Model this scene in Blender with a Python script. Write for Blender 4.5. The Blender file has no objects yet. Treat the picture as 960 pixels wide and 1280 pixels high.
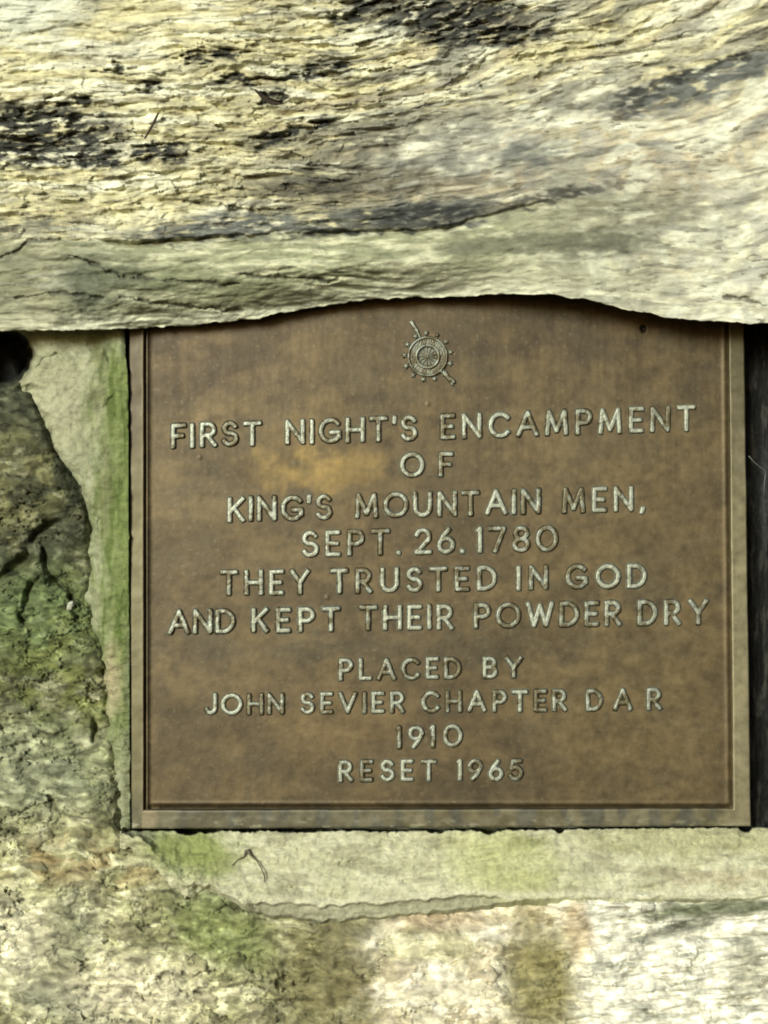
import bpy, math
import numpy as np

# ------------------------------------------------------------------ camera, sky, sun, exposure
SC = bpy.context.scene
COL = SC.collection
S = 0.00078            # metres per unit of the drawing grid (about one photo pixel at the plaque)
D = 1920.0             # camera distance in the same units (1.5 m)

cam_d = bpy.data.cameras.new('camera')
cam = bpy.data.objects.new('camera', cam_d)
COL.objects.link(cam)
cam.location = (0, -D * S, 0)
cam.rotation_euler = (math.radians(90), 0, 0)
cam_d.sensor_fit = 'VERTICAL'
cam_d.sensor_height = 36
cam_d.lens = 36 * D / 1280
cam_d.clip_start = 0.02
cam_d.clip_end = 200
SC.camera = cam

SUN_EL, SUN_AZ = 13.0, -24.0        # degrees; azimuth from straight in front, + to the right
SUN_STRENGTH, SKY_STRENGTH = 2.3, 0.06
world = bpy.data.worlds.new('World')
SC.world = world
world.use_nodes = True
wn = world.node_tree
sky = wn.nodes.new('ShaderNodeTexSky')
sky.sky_type = 'NISHITA'
sky.sun_disc = False
sky.sun_elevation = math.radians(SUN_EL)
sky.sun_rotation = math.radians(180 - SUN_AZ)
sky.dust_density = 3.0
bg = wn.nodes['Background']
bg.inputs['Strength'].default_value = SKY_STRENGTH
wn.links.new(sky.outputs['Color'], bg.inputs['Color'])

sun_d = bpy.data.lights.new('sun', 'SUN')
sun_d.energy = SUN_STRENGTH
sun_d.angle = math.radians(16)
sun_d.color = (0.95, 1.0, 0.90)
sun = bpy.data.objects.new('sun', sun_d)
COL.objects.link(sun)
sun.rotation_euler = (math.radians(90 - SUN_EL), 0, math.radians(SUN_AZ))

SC.view_settings.view_transform = 'Standard'
SC.view_settings.look = 'None'
SC.view_settings.exposure = 0.52
SC.view_settings.gamma = 1
SC.render.engine = 'CYCLES'
SC.cycles.filter_width = 1.7

# ------------------------------------------------------------------ numeric helpers
def sstep(a, b, x):
    t = np.clip((x - a) / (b - a), 0, 1)
    return t * t * (3 - 2 * t)

def gnoise(x, y, seed):
    rs = np.random.RandomState(seed)
    perm = rs.permutation(512)
    ang = rs.rand(512) * 2 * np.pi
    gx, gy = np.cos(ang), np.sin(ang)
    xi = np.floor(x).astype(int); yi = np.floor(y).astype(int)
    xf = x - xi; yf = y - yi
    u = xf * xf * xf * (xf * (xf * 6 - 15) + 10)
    v = yf * yf * yf * (yf * (yf * 6 - 15) + 10)
    def g(ix, iy, dx, dy):
        k = perm[(perm[ix & 511] + iy) & 511]
        return gx[k] * dx + gy[k] * dy
    a = g(xi, yi, xf, yf); b = g(xi + 1, yi, xf - 1, yf)
    c = g(xi, yi + 1, xf, yf - 1); d = g(xi + 1, yi + 1, xf - 1, yf - 1)
    return 1.5 * ((a * (1 - u) + b * u) * (1 - v) + (c * (1 - u) + d * u) * v)

def fbm(x, y, seed, octaves=4, gain=0.5):
    t = 0; amp = 1; f = 1
    for i in range(octaves):
        t = t + amp * gnoise(x * f + 17.3 * i, y * f - 9.1 * i, seed + i)
        amp *= gain; f *= 2.03
    return t

def ridge(x, y, seed, octaves=3):
    t = 0; amp = 1; f = 1
    for i in range(octaves):
        t = t + amp * (1 - 2.2 * np.abs(gnoise(x * f, y * f, seed + i)))
        amp *= 0.5; f *= 2.1
    return t

def terrace(h, n, sharp=0.75):
    q = h * n
    f = np.floor(q); r = q - f
    return (f + sstep(sharp, 1.0, r) * 1.0) / n * 0.8 + h * 0.2

def cellular(x, y, seed):
    # F1, F2 distances and the nearest cell's random value
    rs = np.random.RandomState(seed)
    px, py, val = rs.rand(64, 64), rs.rand(64, 64), rs.rand(64, 64)
    tx, ty = rs.randn(64, 64), rs.randn(64, 64)
    xi = np.floor(x).astype(int); yi = np.floor(y).astype(int)
    f1 = np.full(x.shape, 9.0); f2 = np.full(x.shape, 9.0); cv = np.zeros(x.shape); tl = np.zeros(x.shape)
    for dx in (-1, 0, 1):
        for dy in (-1, 0, 1):
            cx, cy = xi + dx, yi + dy
            k = (cx & 63, cy & 63)
            d = np.hypot(cx + px[k] - x, cy + py[k] - y)
            near = d < f1
            f2 = np.where(near, f1, np.minimum(f2, d))
            cv = np.where(near, val[k], cv)
            tl = np.where(near, tx[k] * (x - cx - px[k]) + ty[k] * (y - cy - py[k]), tl)
            f1 = np.where(near, d, f1)
    return f1, f2, cv, tl

def ell(x, y, cx, cy, rx, ry, rot=0.0, soft=0.5):
    # elongated patch: 1 in the middle, 0 outside; rot in degrees, + rises to the right
    r = math.radians(rot)
    dx, dy = x - cx, y - cy
    a = (dx * math.cos(r) - dy * math.sin(r)) / rx
    b = (dx * math.sin(r) + dy * math.cos(r)) / ry
    return 1 - sstep(1 - soft, 1 + soft, np.hypot(a, b))

def sdpoly(x, y, pts):
    # signed distance to a closed polygon, negative inside
    d = np.full(x.shape, 1e9); s = np.ones(x.shape)
    n = len(pts)
    for i in range(n):
        ax, ay = pts[i]; bx, by = pts[i - 1]
        ex, ey = bx - ax, by - ay
        wx, wy = x - ax, y - ay
        t = np.clip((wx * ex + wy * ey) / (ex * ex + ey * ey + 1e-9), 0, 1)
        d = np.minimum(d, (wx - ex * t) ** 2 + (wy - ey * t) ** 2)
        c1 = y >= ay; c2 = y < by; c3 = ex * wy > ey * wx
        flip = (c1 & c2 & c3) | (~c1 & ~c2 & ~c3)
        s = np.where(flip, -s, s)
    return s * np.sqrt(d)

def sdline(x, y, pts):
    d = np.full(np.shape(x), 1e9)
    for (ax, ay), (bx, by) in zip(pts[:-1], pts[1:]):
        ex, ey = bx - ax, by - ay
        t = np.clip(((x - ax) * ex + (y - ay) * ey) / (ex * ex + ey * ey + 1e-9), 0, 1)
        d = np.minimum(d, np.hypot(x - ax - ex * t, y - ay - ey * t))
    return d

def sdstroke(x, y, pts):
    # like sdline, but the two ends of the stroke are cut square
    d = np.full(np.shape(x), 1e9)
    pts = [p for k, p in enumerate(pts) if k == 0 or math.dist(p, pts[k - 1]) > 1e-4]
    n = len(pts) - 1
    for i in range(n):
        (ax, ay), (bx, by) = pts[i], pts[i + 1]
        L = math.hypot(bx - ax, by - ay) + 1e-9
        ux, uy = (bx - ax) / L, (by - ay) / L
        al = (x - ax) * ux + (y - ay) * uy
        pe = np.abs((y - ay) * ux - (x - ax) * uy)
        o0, o1 = np.maximum(0, -al), np.maximum(0, al - L)
        q = np.hypot(pe, o0 + o1)
        if i == 0: q = np.where(o0 > 0, .5 * q + .5 * np.maximum(pe, o0), q)
        if i == n - 1: q = np.where(o1 > 0, .5 * q + .5 * np.maximum(pe, o1), q)
        d = np.minimum(d, q)
    return d

def lerp3(c, col, m):
    return c + (np.array(col, float) - c) * np.clip(m, 0, 1)[..., None]

def to_world(px, py, h):
    # drawing grid -> metres; h is the height towards the viewer. Sizes shrink a little
    # for what stands nearer, as it would when measured off a photograph.
    k = (D - h) / D
    return np.stack([(px - 480) * k * S, -h * S, (640 - py) * k * S], -1)

# ------------------------------------------------------------------ object helpers
def link_mesh(name, verts, faces, mat, parent=None, colors=None, smooth=True):
    me = bpy.data.meshes.new(name)
    verts = np.ascontiguousarray(verts, dtype=np.float32).reshape(-1, 3)
    sizes = np.array([len(f) for f in faces], np.int32) if not isinstance(faces, np.ndarray) else np.full(len(faces), faces.shape[1], np.int32)
    flat = faces.reshape(-1).astype(np.int32) if isinstance(faces, np.ndarray) else np.array([i for f in faces for i in f], np.int32)
    me.vertices.add(len(verts)); me.vertices.foreach_set('co', verts.ravel())
    me.loops.add(len(flat)); me.loops.foreach_set('vertex_index', flat)
    me.polygons.add(len(sizes))
    me.polygons.foreach_set('loop_start', np.concatenate([[0], np.cumsum(sizes)[:-1]]).astype(np.int32))
    me.polygons.foreach_set('loop_total', sizes)
    me.update(calc_edges=True)
    me.validate()
    if smooth:
        me.polygons.foreach_set('use_smooth', np.ones(len(me.polygons), bool))
    if colors is not None:
        at = me.color_attributes.new('tint', 'FLOAT_COLOR', 'POINT')
        c = np.ones((len(verts), 4), np.float32); c[:, :3] = np.clip(colors.reshape(-1, 3), 0.004, 1)
        at.data.foreach_set('color', c.ravel())
    me.materials.append(mat)
    o = bpy.data.objects.new(name, me)
    COL.objects.link(o)
    if parent: o.parent = parent
    return o

def grid_faces(nr, nc):
    i = np.arange(nr * nc).reshape(nr, nc)
    return np.stack([i[:-1, :-1], i[1:, :-1], i[1:, 1:], i[:-1, 1:]], -1).reshape(-1, 4)

def relief(name, PX, PY, H, colors, mat, parent, back=-160):
    """A block of stone: the worked front sheet, four sides and a back."""
    nr, nc = PX.shape
    V = to_world(PX, PY, H).reshape(-1, 3)
    F = grid_faces(nr, nc)
    i = np.arange(nr * nc).reshape(nr, nc)
    ring = np.concatenate([i[0, :], i[1:, -1], i[-1, -2::-1], i[-2:0:-1, 0]])
    n = len(ring)
    Bk = V[ring].copy(); Bk[:, 1] = -back * S
    b = np.arange(n) + nr * nc
    sides = np.stack([ring, np.roll(ring, -1), np.roll(b, -1), b], -1)
    verts = np.concatenate([V, Bk, Bk.mean(0)[None]])
    mid = nr * nc + n
    quads = np.concatenate([F, sides])
    tris = np.stack([b, np.roll(b, -1), np.full(n, mid)], -1)
    C = colors.reshape(-1, 3)
    C = np.concatenate([C, C[ring], C.mean(0)[None]])
    faces = [tuple(q) for q in quads] + [tuple(t) for t in tris]
    return link_mesh(name, verts, faces, mat, parent, C)

def thing(name, label, cat, loc=(0, 0, 0)):
    o = bpy.data.objects.new(name, None)
    COL.objects.link(o)
    o.location = loc; o.empty_display_size = 0.05
    o['label'] = label; o['category'] = cat
    return o

def tag(o, label, cat, group=None):
    o['label'] = label; o['category'] = cat
    if group: o['group'] = group
    return o

# ------------------------------------------------------------------ materials
def stone_material(name, scale, stretch, bump, rough=0.9, contrast=0.35, speck=0.0):
    m = bpy.data.materials.new(name); m.use_nodes = True
    nt = m.node_tree; N = nt.nodes; L = nt.links
    p = N['Principled BSDF']
    p.inputs['Roughness'].default_value = rough
    p.inputs['Specular IOR Level'].default_value = 0.25
    at = N.new('ShaderNodeVertexColor'); at.layer_name = 'tint'
    tc = N.new('ShaderNodeTexCoord')
    mp = N.new('ShaderNodeMapping'); mp.inputs['Scale'].default_value = (scale / stretch, scale / stretch, scale)
    L.new(tc.outputs['Object'], mp.inputs['Vector'])
    n1 = N.new('ShaderNodeTexNoise'); n1.inputs['Scale'].default_value = 1; n1.inputs['Detail'].default_value = 6
    n1.inputs['Roughness'].default_value = 0.65; n1.inputs['Distortion'].default_value = 0.6
    L.new(mp.outputs['Vector'], n1.inputs['Vector'])
    mr = N.new('ShaderNodeMapRange')
    mr.inputs['From Min'].default_value = 0.3; mr.inputs['From Max'].default_value = 0.7
    mr.inputs['To Min'].default_value = 1 - contrast; mr.inputs['To Max'].default_value = 1 + contrast
    L.new(n1.outputs['Fac'], mr.inputs['Value'])
    mx = N.new('ShaderNodeVectorMath'); mx.operation = 'SCALE'
    L.new(at.outputs['Color'], mx.inputs[0]); L.new(mr.outputs['Result'], mx.inputs['Scale'])
    L.new(mx.outputs['Vector'], p.inputs['Base Color'])
    n2 = N.new('ShaderNodeTexNoise'); n2.inputs['Scale'].default_value = 2.5; n2.inputs['Detail'].default_value = 5
    n2.inputs['Roughness'].default_value = 0.6
    L.new(mp.outputs['Vector'], n2.inputs['Vector'])
    bp = N.new('ShaderNodeBump'); bp.inputs['Strength'].default_value = bump; bp.inputs['Distance'].default_value = 0.002
    L.new(n2.outputs['Fac'], bp.inputs['Height']); L.new(bp.outputs['Normal'], p.inputs['Normal'])
    return m

def bronze_material(name, tint, rough, metal, mottle=0.25, bump=0.1, scale=60, use_attr=True):
    m = bpy.data.materials.new(name); m.use_nodes = True
    nt = m.node_tree; N = nt.nodes; L = nt.links
    p = N['Principled BSDF']
    p.inputs['Metallic'].default_value = metal
    tc = N.new('ShaderNodeTexCoord')
    n1 = N.new('ShaderNodeTexNoise'); n1.inputs['Scale'].default_value = scale; n1.inputs['Detail'].default_value = 8
    n1.inputs['Roughness'].default_value = 0.7
    L.new(tc.outputs['Object'], n1.inputs['Vector'])
    mr = N.new('ShaderNodeMapRange')
    mr.inputs['From Min'].default_value = 0.3; mr.inputs['From Max'].default_value = 0.7
    mr.inputs['To Min'].default_value = 1 - mottle; mr.inputs['To Max'].default_value = 1 + mottle
    L.new(n1.outputs['Fac'], mr.inputs['Value'])
    mx = N.new('ShaderNodeVectorMath'); mx.operation = 'SCALE'
    if use_attr:
        at = N.new('ShaderNodeVertexColor'); at.layer_name = 'tint'
        L.new(at.outputs['Color'], mx.inputs[0])
    else:
        mx.inputs[0].default_value = tint
    L.new(mr.outputs['Result'], mx.inputs['Scale'])
    L.new(mx.outputs['Vector'], p.inputs['Base Color'])
    r2 = N.new('ShaderNodeMapRange')
    r2.inputs['From Min'].default_value = 0.3; r2.inputs['From Max'].default_value = 0.7
    r2.inputs['To Min'].default_value = rough - 0.08; r2.inputs['To Max'].default_value = rough + 0.1
    L.new(n1.outputs['Fac'], r2.inputs['Value']); L.new(r2.outputs['Result'], p.inputs['Roughness'])
    n2 = N.new('ShaderNodeTexNoise'); n2.inputs['Scale'].default_value = 420; n2.inputs['Detail'].default_value = 3
    L.new(tc.outputs['Object'], n2.inputs['Vector'])
    bp = N.new('ShaderNodeBump'); bp.inputs['Strength'].default_value = bump; bp.inputs['Distance'].default_value = 0.001
    L.new(n2.outputs['Fac'], bp.inputs['Height']); L.new(bp.outputs['Normal'], p.inputs['Normal'])
    return m

def plain_material(name, color, rough=0.8):
    m = bpy.data.materials.new(name); m.use_nodes = True
    N = m.node_tree.nodes; L = m.node_tree.links
    p = N['Principled BSDF']; p.inputs['Roughness'].default_value = rough
    n = N.new('ShaderNodeTexNoise'); n.inputs['Scale'].default_value = 300; n.inputs['Detail'].default_value = 3
    r = N.new('ShaderNodeValToRGB')
    r.color_ramp.elements[0].position = 0.3; r.color_ramp.elements[1].position = 0.7
    r.color_ramp.elements[0].color = tuple(c * 0.65 for c in color) + (1,)
    r.color_ramp.elements[1].color = tuple(min(1, c * 1.3) for c in color) + (1,)
    tc = N.new('ShaderNodeTexCoord'); L.new(tc.outputs['Object'], n.inputs['Vector'])
    L.new(n.outputs['Fac'], r.inputs['Fac']); L.new(r.outputs['Color'], p.inputs['Base Color'])
    return m

M_BED = stone_material('bedded_stone', 140, 2.6, 0.2, contrast=0.32)
M_ROUGH = stone_material('rough_stone', 120, 1.8, 0.2, contrast=0.38)
M_MORTAR = stone_material('mortar', 170, 1.3, 0.3, contrast=0.30)
M_SHADE_PAINT = stone_material('shade_painted_stone', 150, 0.6, 0.6, contrast=0.5)  # near-black colour stands for the shade in the recess
M_PLATE = bronze_material('weathered_bronze', None, 0.50, 0.45, 0.26, 0.07, 95)
M_LETTER = bronze_material('rubbed_bronze', None, 0.45, 0.35, 0.22, 0.1, 160)

STEP = 1.3

# ------------------------------------------------------------------ the stone monument
wall = thing('stone_monument', 'weathered stone monument wall of rough mortared boulders framing the bronze plaque', 'stone wall')

# -- the big bedded stone hanging over the plaque
def lintel_edge(x, ragged=True):
    xs = [-200, 0, 60, 150, 240, 320, 370, 420, 470, 520, 570, 620, 690, 740, 790, 850, 905, 960, 1200]
    ys = [410, 413, 413, 411, 406, 398, 388, 379, 373, 372, 371, 368, 368, 376, 388, 399, 402, 404, 408]
    e = np.interp(x, xs, ys)
    if not ragged: return np.convolve(np.pad(e, 12, mode='edge'), np.ones(25) / 25, 'valid')
    return e + 1.6 * fbm(x / 28, x * 0 + 3.3, 71, 3) + 0.8 * fbm(x / 7, x * 0 + 1.3, 75, 2)

def lintel():
    xs = np.arange(-170, 1130, STEP)
    nv = int(560 / STEP)
    edge = lintel_edge(xs)
    soft_edge = lintel_edge(xs, False)
    top = -150.0
    t = np.linspace(0, 1, nv)[:, None]
    Y = top + (edge[None, :] - top) * t
    X = np.repeat(xs[None, :], nv, 0)
    # bedding: nearly level, rising a little towards the right
    F = Y + np.interp(Y, [-150, 0, 420], [.34, .30, -.02]) * np.clip(X - 430, 0, 560) + 10 * fbm(X / 200, Y / 80, 6, 2)
    V = .45 * Y + .55 * F + .04 * (X - 200) + 5 * fbm(X / 210, Y / 70, 5, 2)
    calm = np.clip(sstep(420, 640, X) * sstep(60, 130, Y - .12 * (900 - X) + 30), 0, 1)
    U = X + 14 * fbm(X / 120, Y / 50, 9, 2)
    # the long shadowed bedding crevice
    cy = np.interp(X, [-200, 0, 90, 180, 270, 360, 470, 560, 610, 680, 760, 850, 1200],
                   [292, 296, 300, 303, 296, 291, 290, 285, 268, 252, 240, 226, 170]) + 3 * fbm(X / 30, X * 0, 44, 3)
    deep = np.interp(X, [-200, 0, 60, 120, 200, 560, 640, 720, 1200], [.25, .3, .2, .6, 1, .9, .35, .0, .0])
    macro = 82 + 10 * fbm(X / 300, Y / 200, 3, 2) + 14 * sstep(300, 60, Y)
    below = sstep(-3, 4, Y - cy)
    lowband = 73 + 6 * fbm(X / 200, Y / 40, 13, 2) - 42 * sstep(0.45, 1.05, (Y - cy) / np.maximum(soft_edge[None, :] - cy, 1)) \
        + 6 * np.sin(np.pi * np.clip((Y - cy) / np.maximum(soft_edge[None, :] - cy, 1), 0, 1))
    H = macro * (1 - below * deep) + lowband * below * deep
    H -= 9 * deep * np.exp(-((Y - cy - 1) / 2.6) ** 2)
    # laminae
    lam = terrace(0.5 + 0.5 * fbm(U / 62, V / 11, 21, 4), 4)
    rough = np.clip(1 - 0.5 * below, 0, 1)
    # crumbly area on the left and top
    crumb = np.clip(ell(X, Y, 140, 190, 260, 90, 0, .5) + ell(X, Y, 560, 60, 260, 90, 0, .5) + .8 * ell(X, Y, 340, 120, 180, 80, 0, .5), 0, 1)
    H += 8 * (lam - .5) * rough * (1 - .6 * calm)
    f1, f2, cv, tl = cellular(U / 25 + .22 * fbm(X / 11, V / 5, 33, 2), V / 8 + .22 * fbm(X / 24, V / 9, 37, 2), 8)
    H += (.2 + .7 * crumb) * rough * (1 - .7 * calm) * (7 * (cv - .5) + 3.6 * tl)
    H += (3.0 + 2.4 * crumb) * (1 - .5 * calm) * fbm(U / 34, V / 9, 31, 4, .45)
    H += .5 * fbm(X / 10, V / 5, 51, 2)
    # pits
    pit = np.zeros_like(X)
    pits = [(560, 20, 100, 24, 2), (600, 46, 80, 14, 0), (450, 16, 34, 15, 25), (640, 42, 40, 12, 0), (60, 160, 95, 30, -8), (30, 190, 60, 20, 0), (110, 195, 60, 14, -4), (205, 192, 34, 14, 0), (90, 130, 30, 10, 0),
            (335, 121, 20, 7, -15), (260, 70, 50, 7, 6), (395, 92, 60, 8, 6), (300, 100, 40, 6, 0), (360, 168, 60, 10, 14), (190, 108, 20, 6, 0), (135, 88, 14, 4, 0)]
    wxn, wyn = X + 22 * fbm(X / 32, Y / 16, 90, 3), Y + 9 * fbm(X / 26, Y / 11, 95, 3)
    for a in pits:
        pit = np.maximum(pit, ell(wxn, wyn, *a[:4], a[4], .35))
    pit *= sstep(-.5, .0, fbm(U / 30, V / 9, 61, 4) + .22)
    H -= 8 * pit
    seams = [[(85, 318), (130, 336), (152, 346), (215, 351), (300, 356)], [(-20, 330), (12, 318), (30, 305), (75, 297)], [(300, 342), (345, 346), (420, 351)],
             [(150, 372), (240, 384), (300, 389)], [(905, 370), (935, 374), (965, 384)], [(330, 122), (345, 129), (380, 128)],
             [(230, 250), (300, 262), (370, 262)], [(20, 372), (70, 366), (130, 372)]]
    seam = np.minimum.reduce([sdline(X + 4 * fbm(X / 20, Y / 20, 241, 2), Y + 3 * fbm(X / 16, Y / 16, 243, 3), q) for q in seams])
    seam = seam / np.clip(.95 + 1.3 * fbm(X / 22, Y / 22, 245, 3), .3, 2.4)
    H -= 6 * np.exp(-(seam / 1.8) ** 2)
    H += 4 * sstep(0, 60, X) * sstep(330, 318, Y - .12 * X + 10) * below * sstep(260, 90, X)
    # ------------ colour
    c = np.zeros(X.shape + (3,)) + np.array([.60, .58, .37])
    tone = fbm(X / 130, V / 45, 101, 3)
    c = lerp3(c, [.69, .68, .48], sstep(-.1, .5, tone))
    c = lerp3(c, [.36, .33, .19], .75 * sstep(.05, .55, fbm(U / 60, V / 13, 111, 4)))
    # paler, greyer stone towards the right
    c = lerp3(c, [.64, .66, .52], .8 * ell(wxn, wyn, 900, 300, 260, 150, 10, .6))
    c = lerp3(c, [.52, .46, .33], .6 * ell(wxn, wyn, 800, 190, 200, 70, 12, .6))
    c = lerp3(c, [.46, .47, .42], .8 * ell(wxn, wyn, 570, 190, 110, 42, 8, .6))
    c = lerp3(c, [.34, .28, .20], .5 * ell(wxn, wyn, 560, 235, 170, 22, 5, .6))
    c = lerp3(c, [.30, .25, .17], .6 * ell(wxn, wyn, 940, 155, 90, 16, 14, .6))
    c = lerp3(c, [.30, .255, .185], .6 * ell(wxn, wyn, 720, 245, 140, 16, 9, .6))
    # long soft veins that follow the sweep of the bedding
    vein = fbm(X / 260, F / 17, 201, 4, .55)
    side = sstep(180, 480, X)
    c = lerp3(c, [.27, .265, .21], .8 * side * sstep(.02, .42, vein))
    c = lerp3(c, [.40, .345, .245], .35 * side * sstep(.12, .45, fbm(X / 240, F / 24, 211, 3)))
    c = lerp3(c, [.73, .745, .60], .85 * sstep(.05, .45, fbm(X / 200, F / 20, 221, 4)))
    c = lerp3(c, [.15, .15, .12], .7 * side * sstep(.30, .55, fbm(X / 220, F / 9, 231, 3)))
    blot = fbm(X / 48, F / 26, 261, 3)
    c = lerp3(c, [.36, .375, .345], .55 * calm * sstep(.05, .5, blot))
    c = lerp3(c, [.70, .74, .62], .6 * calm * sstep(-.05, -.5, blot))
    # dusky rock above the crevice
    n7 = fbm(U / 40, V / 10, 115, 4)
    cloud = fbm(X / 75, F / 38, 251, 4, .55)
    c = lerp3(c, [.27, .275, .225], .8 * sstep(.02, .45, cloud) * (.35 + .65 * sstep(330, 460, X)) * (1 - .55 * sstep(720, 860, X)))
    c = lerp3(c, [.19, .20, .18], .8 * np.maximum(ell(wxn, wyn, 560, 200, 110, 34, 4, .7), ell(wxn, wyn, 660, 188, 60, 22, 10, .6)) * sstep(-.5, .3, cloud))
    c = lerp3(c, [.15, .145, .10], .9 * ell(wxn, wyn, 400, 232, 120, 26, 4, .55) * sstep(-.7, .1, n7))
    c = lerp3(c, [.17, .17, .135], .9 * ell(wxn, wyn, 440, 190, 105, 34, 24, .6) * sstep(-.6, .2, n7))
    c = lerp3(c, [.16, .15, .11], .8 * ell(wxn, wyn, 540, 232, 120, 16, 3, .6) * sstep(-.6, .2, n7))
    c = lerp3(c, [.20, .20, .15], .85 * ell(wxn, wyn, 720, 275, 170, 26, 6, .5) * sstep(-.8, 0, n7))
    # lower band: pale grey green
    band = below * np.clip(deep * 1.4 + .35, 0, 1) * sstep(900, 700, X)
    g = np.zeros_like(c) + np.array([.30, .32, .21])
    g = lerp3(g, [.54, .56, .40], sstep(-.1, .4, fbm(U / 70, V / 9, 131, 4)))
    g = lerp3(g, [.66, .69, .54], .9 * sstep(30, 4, edge[None, :] - Y + 8 * fbm(U / 60, V / 8, 133, 3)))  # lip painted paler: light from below put into the colour
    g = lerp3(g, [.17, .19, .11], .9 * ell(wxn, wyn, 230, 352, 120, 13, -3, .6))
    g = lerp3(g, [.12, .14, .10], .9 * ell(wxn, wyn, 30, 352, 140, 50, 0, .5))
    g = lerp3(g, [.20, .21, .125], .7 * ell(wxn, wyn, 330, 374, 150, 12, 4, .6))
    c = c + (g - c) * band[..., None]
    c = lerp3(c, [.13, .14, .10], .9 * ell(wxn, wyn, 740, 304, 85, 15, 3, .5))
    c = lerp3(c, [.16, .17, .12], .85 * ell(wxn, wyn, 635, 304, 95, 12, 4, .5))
    c = lerp3(c, [.36, .37, .27], .5 * ell(wxn, wyn, 700, 350, 200, 16, -3, .6))
    # blue grey streaks
    blue = np.maximum.reduce([ell(wxn, wyn, 880, 104, 115, 20, 20, .4), ell(wxn, wyn, 280, 284, 120, 17, 4, .45), .95 * ell(wxn, wyn, 430, 276, 110, 18, 4, .5), .95 * ell(wxn, wyn, 540, 268, 80, 18, 2, .5),
                              .7 * ell(wxn, wyn, 40, 285, 70, 14, 3, .5), .6 * ell(wxn, wyn, 670, 190, 50, 16, 8, .6)])
    c = lerp3(c, [.125, .14, .135], .95 * blue * sstep(-.7, .0, fbm(U / 30, V / 8, 141, 3)))
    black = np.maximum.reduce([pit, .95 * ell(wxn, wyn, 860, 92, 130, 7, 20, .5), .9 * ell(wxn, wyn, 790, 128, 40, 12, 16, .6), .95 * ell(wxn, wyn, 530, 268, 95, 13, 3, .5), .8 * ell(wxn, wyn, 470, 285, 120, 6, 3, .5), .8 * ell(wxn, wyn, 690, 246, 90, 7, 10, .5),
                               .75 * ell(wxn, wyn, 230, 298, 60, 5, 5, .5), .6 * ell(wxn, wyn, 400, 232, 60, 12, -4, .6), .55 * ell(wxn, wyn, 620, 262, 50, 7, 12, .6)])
    c = lerp3(c, [.03, .033, .032], .97 * black * sstep(-.8, -.15, fbm(U / 24, V / 7, 151, 3)))  # black patches: dark lichen, and shade painted into the pits
    # fine dark lichen flecks following the bedding
    fl = sstep(.42, .62, fbm(U / 26, V / 5, 161, 3)) * sstep(-.25, .25, fbm(X / 110, Y / 55, 171, 2) + .35 * crumb)
    c = lerp3(c, [.13, .12, .085], .75 * fl * (1 - .6 * band))
    c = lerp3(c, [.06, .06, .05], .75 * np.exp(-(seam / 1.6) ** 2))
    # mineral mottling in short dashes along the bedding
    md = fbm(U / 26, V / 7.5, 165, 3, .5); m2 = fbm(X / 8, V / 4.5, 167, 2)
    c = c * (1 + (.26 - .06 * band) * (1 - .4 * calm) * np.clip(md, -.9, .9) + .06 * m2)[..., None]
    # pale bluish lichen at the far top left
    c = lerp3(c, [.60, .64, .54], .9 * ell(wxn, wyn, 10, 0, 95, 48, 0, .4))
    # ------------ underside rows, rolling back under the stone
    nl = 34
    a = np.linspace(0, 1, nl + 1)[1:, None]
    h0 = H[-1][None, :]
    Hl = h0 - 12 * np.sin(np.minimum(a * 3, 1) * np.pi / 2) - np.maximum(0, a - .15) * 190
    Yl = edge[None, :] + 3.5 * np.sin(np.minimum(a * 4, 1) * np.pi / 2) - 3.5 * 0 + 2.5 * fbm(X[:nl] / 20, a * 9 + 0 * X[:nl], 181, 3) * a - 14 * a
    X2 = np.concatenate([X, np.repeat(xs[None, :], nl, 0)])
    Y2 = np.concatenate([Y, Yl]); H2 = np.concatenate([H, Hl])
    c2 = np.concatenate([c, np.repeat(c[-1][None], nl, 0)])
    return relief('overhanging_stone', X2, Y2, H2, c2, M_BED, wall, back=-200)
lintel()

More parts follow.
